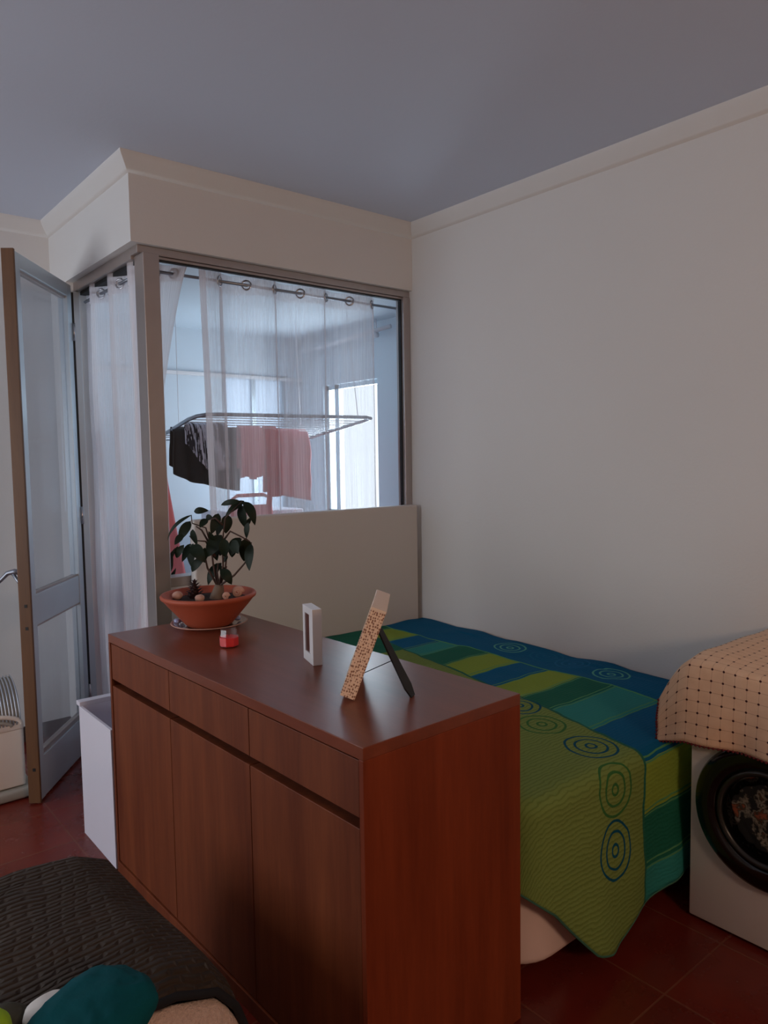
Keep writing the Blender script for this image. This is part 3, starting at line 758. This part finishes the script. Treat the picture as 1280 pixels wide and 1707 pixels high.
leaves = [(450,290,245,500,16),(440,270,558,265,26),(445,340,355,500,36),(480,400,500,535,30),(655,285,600,455,36),(600,325,527,330,24),(590,320,545,385,28),(860,178,690,212,22),(860,185,715,305,26),(850,215,860,412,42),(895,180,985,372,38),
          (910,360,885,495,26),(715,300,700,460,42),(690,460,570,640,52),(730,480,725,635,40),(830,490,755,640,44),(865,500,835,705,50),(935,530,925,748,40),(400,530,318,645,26),(410,540,352,685,28),(440,535,400,745,44),(470,530,585,670,46),(545,640,430,770,32),
          (655,710,548,892,38),(680,720,690,810,22),(700,730,782,858,38),(725,640,690,697,18),(350,465,292,490,10),(640,500,600,420,20),(350,540,325,640,18),(600,540,640,680,34),(870,400,905,330,18),(790,500,850,600,40),(560,560,500,700,36),(680,360,640,480,32),(770,540,750,660,30),(400,440,345,520,26),(700,560,655,640,30)]
bm = B()
for i, (x0_, y0_, x1_, y1_, w) in enumerate(leaves):
    d0 = .05*math.sin(i*1.7); d1 = d0+.03*math.sin(i*2.9)
    nr = (-F_+Vector((.4*math.sin(i*3.3), .4*math.cos(i*2.2), .35))).normalized()
    leaf(bm, PL(x0_,y0_,d0), PL(x1_,y1_,d1), w/5.333/415*1.2, .05+.14*(abs(x1_-x0_) > 60), nr, .22, 9)
obj('foliage', bm, 'leaf', pl, smooth=True)
def deco(name, a, b, r, mat, lab, cat, scale=(1,1,.8), nz=.1, zz=.098, grp=None):
    c = pc+R_*a+F_*b; bm = B(); ball(bm, (c.x,c.y,z0+zz+r*scale[2]*.8), r, 3, scale, nz, a*50); return tag(obj(name, bm, mat, smooth=True), lab, cat, grp)
deco('stone', -.118, .0, .020, 'pebble', 'pale rounded stone at the left edge of the plant bowl', 'stone')
deco('stone', -.02, -.055, .018, 'pebble', 'pale rounded stone just in front of the bonsai trunk', 'stone')
def shell(a, b, r, lab):
    c = pc+R_*a+F_*b+Vector((0,0,z0+.10+r*.7)); bm = B(); pts = []; rad = []
    for k in range(46):
        t = k/45; an = t*4.6*PI; rr = r*(1-.80*t); pts.append(c+R_*(rr*.8*math.cos(an))+Vector((0,0,rr*.8*math.sin(an)))-F_*(r*.6*t)); rad.append(r*.42*(1-.75*t))
    tube(bm, pts, rad, 8); tag(obj('snail_shell', bm, 'pebble', smooth=True), lab, 'shell')
shell(.105, .03, .022, 'pale pink spiral shell on the right side of the plant bowl')
shell(.07, -.02, .014, 'small whitish spiral shell just right of the bonsai trunk')
c = pc+R_*(-.055)+F_*.01
bm = B()
for k in range(60):
    a = k*2.4; t = k/60; rr = .030*(1-t)**.7; p = c+Vector((rr*math.cos(a), rr*math.sin(a), z0+.102+.062*t)); q = p+Vector((math.cos(a)*.012, math.sin(a)*.012, .008))
    leaf(bm, p-Vector((math.cos(a)*.008, math.sin(a)*.008, .003)), q, .009*(1-t*.6), .05, Vector((0,0,1)), .2, 4)
tube(bm, [c+Vector((0,0,z0+.098)), c+Vector((0,0,z0+.17))], [.022,.002], 8); tag(obj('pine_cone', bm, 'cone', smooth=True), 'dark brown cone standing in the bowl left of the bonsai trunk', 'pine cone')

# red candle in octagonal glass
cd = Vector((-1.695,-.940,TZ)); cn = thing('candle_holder', 'small faceted glass candle holder filled with red wax', 'candle', cd)
bm = B(); lathe(bm, [(.026,0),(.034,.004),(.035,.034),(.031,.037),(.028,.060),(.0255,.060),(.0255,.006)], cd, 8, cap0=True); obj('glass', bm, 'clear', cn)
bm = B(); lathe(bm, [(.029,.003),(.0325,.006),(.0325,.033),(.025,.035),(.001,.035)], cd, 8, cap0=True); obj('wax', bm, 'red_wax', cn)
bm = B(); tube(bm, [cd+Vector((0,0,.035)), cd+Vector((.001,0,.043))], .001, 6); obj('wick', bm, 'black', cn)

# small white frame (upright box frame facing the room)
sf = thing('photo_frame', 'small upright white box frame seen edge-on beside the leaning frame', 'photo frame', (-1.602,-1.28,TZ))
a0 = Vector((-1.621,-1.332,TZ)); dd = Vector((.30,.95,0)).normalized(); ee = Vector((dd.y,-dd.x,0))
FM = Matrix(((dd.x,ee.x,0,a0.x),(dd.y,ee.y,0,a0.y),(0,0,1,TZ),(0,0,0,1)))
def fbx(lo, hi, bev=.001):
    bm = B(); box(bm, lo, hi, bev, mat=FM); return bm
bm = B(); FW, FH, FT = .105, .172, .030
for lo, hi in (((0,0,0),(.022,FT,FH)), ((FW-.022,0,0),(FW,FT,FH)), ((.022,0,0),(FW-.022,FT,.030)), ((.022,0,FH-.022),(FW-.022,FT,FH))): box(bm, lo, hi, .001, mat=FM)
obj('frame', bm, 'white_paint', sf)
obj('picture', fbx((.022,.004,.030), (FW-.022,.006,FH-.022), 0), plain('faded_photo', srgb(120,72,64), .3, var=.5, scale=30), sf)
obj('mount', fbx((.022,.0030,.030), (.045,.0042,FH-.022), 0), 'white_paint', sf)
obj('backing', fbx((.02,.013,.028), (FW-.02,.024,FH-.02), 0), 'black', sf)

# large frame leaning back on its easel strut
base0 = Vector((-1.753,-1.648,TZ)); wd = Vector((.672,.740,0)); nd = Vector((.740,-.672,0)); lean = math.radians(20.5)
upv = (Vector((0,0,1))*math.cos(lean)+nd*math.sin(lean)); thk = (nd*math.cos(lean)-Vector((0,0,1))*math.sin(lean))
base0 = base0+Vector((0,0,.044*math.sin(lean)))
LM = Matrix(((wd.x,thk.x,upv.x,base0.x),(wd.y,thk.y,upv.y,base0.y),(wd.z,thk.z,upv.z,base0.z),(0,0,0,1)))
lf = thing('photo_frame', 'large ivory embossed frame leaning on a black strut, seen edge-on', 'photo frame', (-1.68,-1.60,TZ))
def lbm(parts, bev=.0012):
    bm = B()
    for lo, hi in parts: box(bm, lo, hi, bev, mat=LM)
    uvl = bm.loops.layers.uv.verify(); inv = LM.inverted()
    for f in bm.faces:
        for lp in f.loops:
            q = inv@lp.vert.co; lp[uvl].uv = (q.y+q.x, q.z)
    return bm
LW, LH, LT = .25, .245, .040
obj('frame', lbm([((0,0,0),(.03,LT,LH)), ((LW-.03,0,0),(LW,LT,LH)), ((.03,0,0),(LW-.03,LT,.03)), ((.03,0,LH-.03),(LW-.03,LT,LH))]), 'weave', lf)
obj('cap', lbm([((-.0008,-.0008,LH-.006),(LW,LT+.0008,LH+.0012))]), 'ivory', lf)
obj('picture', lbm([((.03,.008,.03),(LW-.03,.012,LH-.03))], 0), plain('photo_print', srgb(150,140,130), .3, var=.3, scale=25), lf)
obj('backboard', lbm([((.02,.014,.02),(LW-.02,.030,LH-.02))], 0), 'black', lf)
foot = Vector((-1.588,-1.745,TZ)); topp = LM@Vector((.055,LT,.185))
bm = B(); d = (foot-topp).normalized(); s_ = Vector((.93,.36,0)); s_ = (s_-d*s_.dot(d)).normalized(); t_ = d.cross(s_)
w0, w1, th = .011, .019, .0022
quad = []
for p, w in ((topp, w0), (topp.lerp(foot,.85), w1), (foot, w1*.55)):
    quad.append([bm.verts.new(p+s_*w*a+t_*th*b) for a, b in ((-1,-1),(1,-1),(1,1),(-1,1))])
for q0, q1 in zip(quad, quad[1:]):
    for k in range(4): bm.faces.new((q0[k], q0[(k+1)%4], q1[(k+1)%4], q1[k]))
bm.faces.new(quad[0][::-1]); bm.faces.new(quad[-1]); obj('strut', bm, 'black', lf)
bm = B(); tube(bm, [LM@Vector((.055,LT,.06)), topp.lerp(foot,.45)], .0012, 6); obj('stay_ribbon', bm, 'black', lf)

# ------------------------------------------------------------------ white open box behind the sideboard's end
wb = thing('storage_box', 'white open topped box standing behind the far end of the sideboard', 'storage box', (-1.76,-.26,0))
X0, X1, Y0, Y1, ZB = -1.935, -1.60, -.448, -.085, .535
bm = B()
for lo, hi in (((X0,Y0,.0),(X0+.012,Y1,ZB)), ((X1-.012,Y0,0),(X1,Y1,ZB)), ((X0+.012,Y0,0),(X1-.012,Y0+.012,ZB)), ((X0+.012,Y1-.012,0),(X1-.012,Y1,ZB)), ((X0+.012,Y0+.012,0),(X1-.012,Y1-.012,.012))): box(bm, lo, hi, .001)
obj('body', bm, 'white_lacquer', wb)
bm = B(); e = .014
for lo, hi in (((X0-.001,Y1-.012,ZB),(X1+e,Y1+e+.015,ZB+.018)), ((X1-.012,Y0,ZB),(X1+e,Y1-.012,ZB+.018))): box(bm, lo, hi, .002)
obj('rim', bm, 'white_lacquer', wb)

# ------------------------------------------------------------------ heater at the left
ht = thing('space_heater', 'cream electric heater with silver ribbed grille standing left of the door', 'heater', (-2.22,.52,0))
HX0, HX1, HY0, HY1 = -2.42, -2.025, .44, .60
bm = bx((HX0, HY0, .055), (HX1, HY1, .335), .010, seg=3); obj('body', bm, 'heater_body', ht, auto=40)
bm = B()   # grille shroud: quarter-round over the top
def gp(a, off=0):
    r = .16+off; return (HY1-r*math.cos(a), .345+r*1.15*math.sin(a))
pts = []
for k in range(13): y, z = gp(PI/2*k/12); pts.append((HX0+.012, y, z))
pts.append((HX0+.012, HY1, .345)); prism(bm, pts, (HX1-HX0-.024, 0, 0)); obj('grille_back', bm, 'grey_plastic', ht, auto=30)
bm = B()
for i in range(27):
    x = HX0+.014+i*(HX1-HX0-.028)/26
    tube(bm, [(x,)+gp(PI/2*k/12, .004) for k in range(13)], .0038, 6)
g = obj('grille_rib', bm, 'heater_grille', ht, smooth=True)
bm = B(); box(bm, (HX0, HY0-.004, .318), (HX1, HY1, .352), .006)
ar = [( -2.225+ .19*math.cos(PI*k/16), HY0-.001, .345+.055*math.sin(PI*k/16)) for k in range(17)]
tube(bm, ar, .010, 8); obj('front_rim', bm, 'heater_body', ht, auto=50)
bm = B(); tube(bm, [(-2.225+.15*math.cos(PI*k/16), HY0-.003, .340+.035*math.sin(PI*k/16)) for k in range(17)], .008, 8); obj('grip_recess', bm, 'grey_plastic', ht, smooth=True)
bm = B(); box(bm, (HX0-.02, HY0-.03, 0.004), (HX1+.035, HY1+.03, .05), .012, seg=3); obj('foot_base', bm, 'grey_plastic', ht, auto=40)

# ------------------------------------------------------------------ washing machine and cloth
wm = thing('washing_machine', 'white front loading washing machine with black porthole at the foot of the bed', 'washing machine', (-.3,-2.29,0))
WX, WY0, WY1 = -.60, -2.59, -1.99
bm = bx((WX, WY0, .012), (-.02, WY1, .85), .006, seg=2); obj('body', bm, 'washer', wm, auto=40)
for x in (-.54, -.08):
    for y in (-2.54, -2.04):
        bm = B(); tube(bm, [(x,y,0), (x,y,.013)], .02, 12); obj('foot', bm, 'black', wm)
dc = (WX, -2.237, .425)
bm = B(); lathe(bm, [(.222,0),(.224,-.012),(.216,-.026),(.196,-.032),(.165,-.030),(.150,-.022),(.150,0)], dc, 72, 'x'); dr = obj('door', bm, 'washer_black', wm, smooth=True)
bm = B(); lathe(bm, [(.150,-.020),(.146,-.030),(.138,-.030),(.130,-.018),(.128,.0)], dc, 64, 'x'); obj('ring', bm, 'washer_grey', dr, smooth=True)
bm = B(); lathe(bm, [(.129,-.014),(.11,.004),(.08,.018),(.04,.026),(.001,.028)], (WX-.012,dc[1],dc[2]), 56, 'x'); obj('glass_bowl', bm, 'dark_glass', dr, smooth=True)
bm = B()
def LD(a, b):
    r = .126*b; t = 2*PI*a; q = Vector((r*math.cos(t), r*math.sin(t), 0))
    return Vector((WX-.003-.010*abs(noise.noise(q*24+Vector((3,1,7)))), dc[1]+q.x, dc[2]+q.y))
grid(bm, 60, 26, LD); tag_l = obj('laundry', bm, laundry_mat(), wm, smooth=True)
obj('control_panel', bx((WX-.004, WY0+.01, .74), (WX, WY1-.01, .83), .002), 'washer_black', wm)
# dotted cloth: a runs along y, b from the wall over the front edge and down
FR = 40
def hemz(y):
    if y > -1.99: return .606-.034*((y+1.99)/.105)
    return .606+.012*min(1,(-1.99-y)/.25)
def CL(a, b, lift=0):
    y = -2.62+(.735)*a; topw = .615/(.615+.26); 
    ov = max(0, y+1.99)/.105
    drop = .145*ov**1.5
    y_ = y-.0*ov
    puff = .02*math.exp(-((y+2.05)/.10)**2)+.010*noise.noise(Vector((y*6, b*4, 2)))+.006
    if b <= topw:
        k = b/topw; x = -.012-(.615-.012)*k; z = .856+puff*(1 if k < .85 else 1-(k-.85)/.15*.7)-drop
        if ov > 0: z -= .10*ov*(1-k)*.8
    else:
        k = (b-topw)/(1-topw); x = -.617-.012*math.sin(k*PI*.5)-.010*k*math.sin(y*24); zt = .858+.3*puff-drop
        z = zt+(hemz(y)-zt)*k; x += -.012*(k**.5)
        x -= .008*noise.noise(Vector((y*10, k*2, 5)))
    return Vector((x, y_, z+lift))
bm = B(); grid(bm, 70, 70, CL, lambda a, b: (a*.735+.012, b*.875+.010))
dcloth = obj('dotted_cloth', bm, 'dot_cloth', smooth=True, solid=.003); tag(dcloth, 'cream cloth with dark red dots and beaded edge spread over the washing machine', 'cloth')
bm = B()
edge = [CL(i/110, 1.0) for i in range(111)]+[CL(1.0, 1-i*(.26/.875)/34) for i in range(1, 35)]
acc = 0; last = edge[0]
for p in edge:
    if (p-last).length > .0085 or p is edge[0]:
        ball(bm, p+Vector((-.002,0,-.001)), .0046, 1); last = p
tube(bm, edge, .0026, 5)
obj('crochet_edging', bm, 'trim_red', dcloth, smooth=True)

# ------------------------------------------------------------------ sofa end with quilted throw, bottom left
sofa = thing('sofa_bed', 'brown low sofa under the dark quilted throw at the bottom left', 'sofa', (-2.75,-1.75,0))
bm = bx((-3.3,-1.78,.05), (-2.30,-1.30,.38), .05, seg=3); obj('seat', bm, 'sofa_fabric', sofa, smooth=True)
for x, y in ((-3.2,-1.78),(-2.38,-1.78),(-3.2,-1.32),(-2.38,-1.32)):
    bm = B(); tube(bm, [(x,y,0),(x,y,.06)], .022, 10); obj('leg', bm, 'black', sofa)
SXC, NEAR = -2.30, -1.80
def TH_(a, b):
    """throw: a 0..1 from the left over the top and down the right side; b 0 far .. 1 near"""
    y = -1.09+(NEAR+1.09)*b
    Lx = [(-3.15,.45),(-2.95,.475),(-2.75,.49),(-2.60,.50),(-2.44,.50),(-2.29,.49),(-2.205,.455),(-2.165,.40),(-2.14,.32),(-2.12,.22),(-2.105,.12),(-2.095,.06)]
    t = a*(len(Lx)-1); i = min(int(t), len(Lx)-2); f = t-i
    f2 = f
    x = Lx[i][0]+(Lx[i+1][0]-Lx[i][0])*f2; z = Lx[i][1]+(Lx[i+1][1]-Lx[i][1])*f2
    ff = max(0, 1-b/.16)      # far end rolls down
    z -= .42*(1-math.sqrt(max(0,1-ff**2)))*(z/.5)
    z += .010*noise.noise(Vector((x*4, y*4, 1)))+.005*noise.noise(Vector((x*11, y*11, 6)))
    x += (-.045+.075*b)*max(0, a-.35)/.65
    nf = max(0, (b-.9)/.1)
    z -= .03*nf**2
    x += .006*math.sin(y*15)*max(0, a-.5)*2
    return Vector((x, y, max(z, .03)))
bm = B(); grid(bm, 110, 110, TH_, lambda a, b: (a*1.25+b*.12, b*.85+a*.10))
th = obj('quilted_throw', bm, 'quilt', smooth=True, solid=.012); tag(th, 'dark brown velvet throw with brick quilting over the sofa end', 'throw')
# its turned-back fleece lining at the near edge
def FL(a, b):
    p = TH_(.42+.50*a, 1.0); k = b
    out = .10*k+.02*math.sin(a*9)*k
    z = p.z-.03-.34*k**1.25+.030*math.sin(k*PI)
    return Vector((p.x-.05*k*a-.004+.018*math.sin(k*PI)*a+.012*noise.noise(Vector((a*6,k*5,2))), p.y+.015-out+.010*noise.noise(Vector((a*5,k*4,7))), max(z, .02)))
bm = B(); grid(bm, 60, 40, FL); obj('fleece_lining', bm, 'sherpa', th, smooth=True, solid=.016)
bm = B(); tube(bm, [TH_(.30+.67*i/60, 1.0)+Vector((0,-.004,0)) for i in range(61)], .009, 8); obj('bound_edge', bm, 'black_cloth', th, smooth=True)

# teal cushion, lime ball cushion, olive fold
def pillow(name, c, rx, ry, rz, rot, mat, label, cat, ex=.75, seams=True):
    bm = B(); vs = bmesh.ops.create_uvsphere(bm, u_segments=48, v_segments=28, radius=1)['verts']; Rm = Matrix.Rotation(rot, 3, 'Z')
    for v in vs:
        p = v.co.copy(); q = Vector((math.copysign(abs(p.x)**ex, p.x)*rx, math.copysign(abs(p.y)**ex, p.y)*ry, p.z*rz))
        q *= 1+.05*noise.noise(p*2.2)
        if seams: q += Vector((0,0,.0022))*math.exp(-(abs(p.x*.3-p.y*.95-.2)/.03)**2)+Vector((0,0,.006*noise.noise(p*5)))
        v.co = Rm@q+Vector(c)
    return tag(obj(name, bm, mat, smooth=True), label, cat)
pillow('cushion', (-2.462,-1.855,.535), .115, .095, .045, .5, 'teal', 'teal velvet cushion lying on the dark quilted throw', 'cushion')
pillow('folded_cloth', (-2.515,-1.785,.532), .045, .04, .024, .2, 'white_cloth', 'white cloth peeking out behind the teal cushion', 'cloth', .9, False)
pillow('cushion', (-2.60,-1.75,.520), .060, .045, .028, .2, 'olive', 'dark olive ribbed cushion left of the teal one', 'cushion', .9, False)
pillow('cushion', (-2.622,-1.80,.560), .040, .04, .03, .2, 'lime', 'lime green cushion at the bottom left corner', 'cushion', .9, False)

# ------------------------------------------------------------------ light
wd_ = bpy.data.worlds.new('World'); bpy.context.scene.world = wd_; wd_.use_nodes = True
bg = wd_.node_tree.nodes['Background']; bg.inputs[0].default_value = (.80,.90,1.0,1); bg.inputs[1].default_value = 1.6
def area(name, loc, rot, sx, sy, energy, col, spread=None):
    l = bpy.data.lights.new(name, 'AREA'); l.shape = 'RECTANGLE'; l.size = sx; l.size_y = sy; l.energy = energy; l.color = col
    if spread: l.spread = spread
    o = bpy.data.objects.new(name, l); C.objects.link(o); o.location = loc; o.rotation_euler = rot; return o
area('daylight_side_window', (XL-.25, -.1, 1.45), (0, -PI/2, 0), 1.7, 2.2, 47, (.92,.95,1.0))
area('daylight_balcony_window', (BR+.2, 1.10, 1.6), (0, PI/2, 0), .95, .64, 27, (.72,.88,1.0))
area('daylight_frosted_window', (-.03, BF+.2, 1.6), (-PI/2, 0, 0), .54, 1.1, 2.2, (.80,.90,1.0))
area('warm_wall_lamp', (-2.2, -5.25, 2.0), (PI/2, 0, 0), .6, .4, 28, (1.0,.69,.48))

# ------------------------------------------------------------------ camera
yaw, pitch, roll = .6913, -.0724, -.0152
f = Vector((math.sin(yaw)*math.cos(pitch), math.cos(yaw)*math.cos(pitch), math.sin(pitch)))
r = Vector((math.cos(yaw), -math.sin(yaw), 0)); u = r.cross(f)
r2 = r*math.cos(roll)+u*math.sin(roll); u2 = -r*math.sin(roll)+u*math.cos(roll)
cam = bpy.data.cameras.new('camera'); co = bpy.data.objects.new('camera', cam); C.objects.link(co)
co.matrix_world = Matrix(((r2.x,u2.x,-f.x,-2.849),(r2.y,u2.y,-f.y,-3.1621),(r2.z,u2.z,-f.z,1.5246),(0,0,0,1)))
cam.sensor_fit = 'HORIZONTAL'; cam.sensor_width = 36; cam.lens = 1231.77/1280*36; cam.clip_start = .02
sc = bpy.context.scene; sc.camera = co
sc.view_settings.view_transform = 'Standard'; sc.view_settings.look = 'None'; sc.view_settings.gamma = 1; sc.view_settings.use_curve_mapping = False
sc.view_settings.exposure = 0.0
sc.cycles.transparent_max_bounces = 16; sc.cycles.max_bounces = 10; sc.cycles.diffuse_bounces = 6
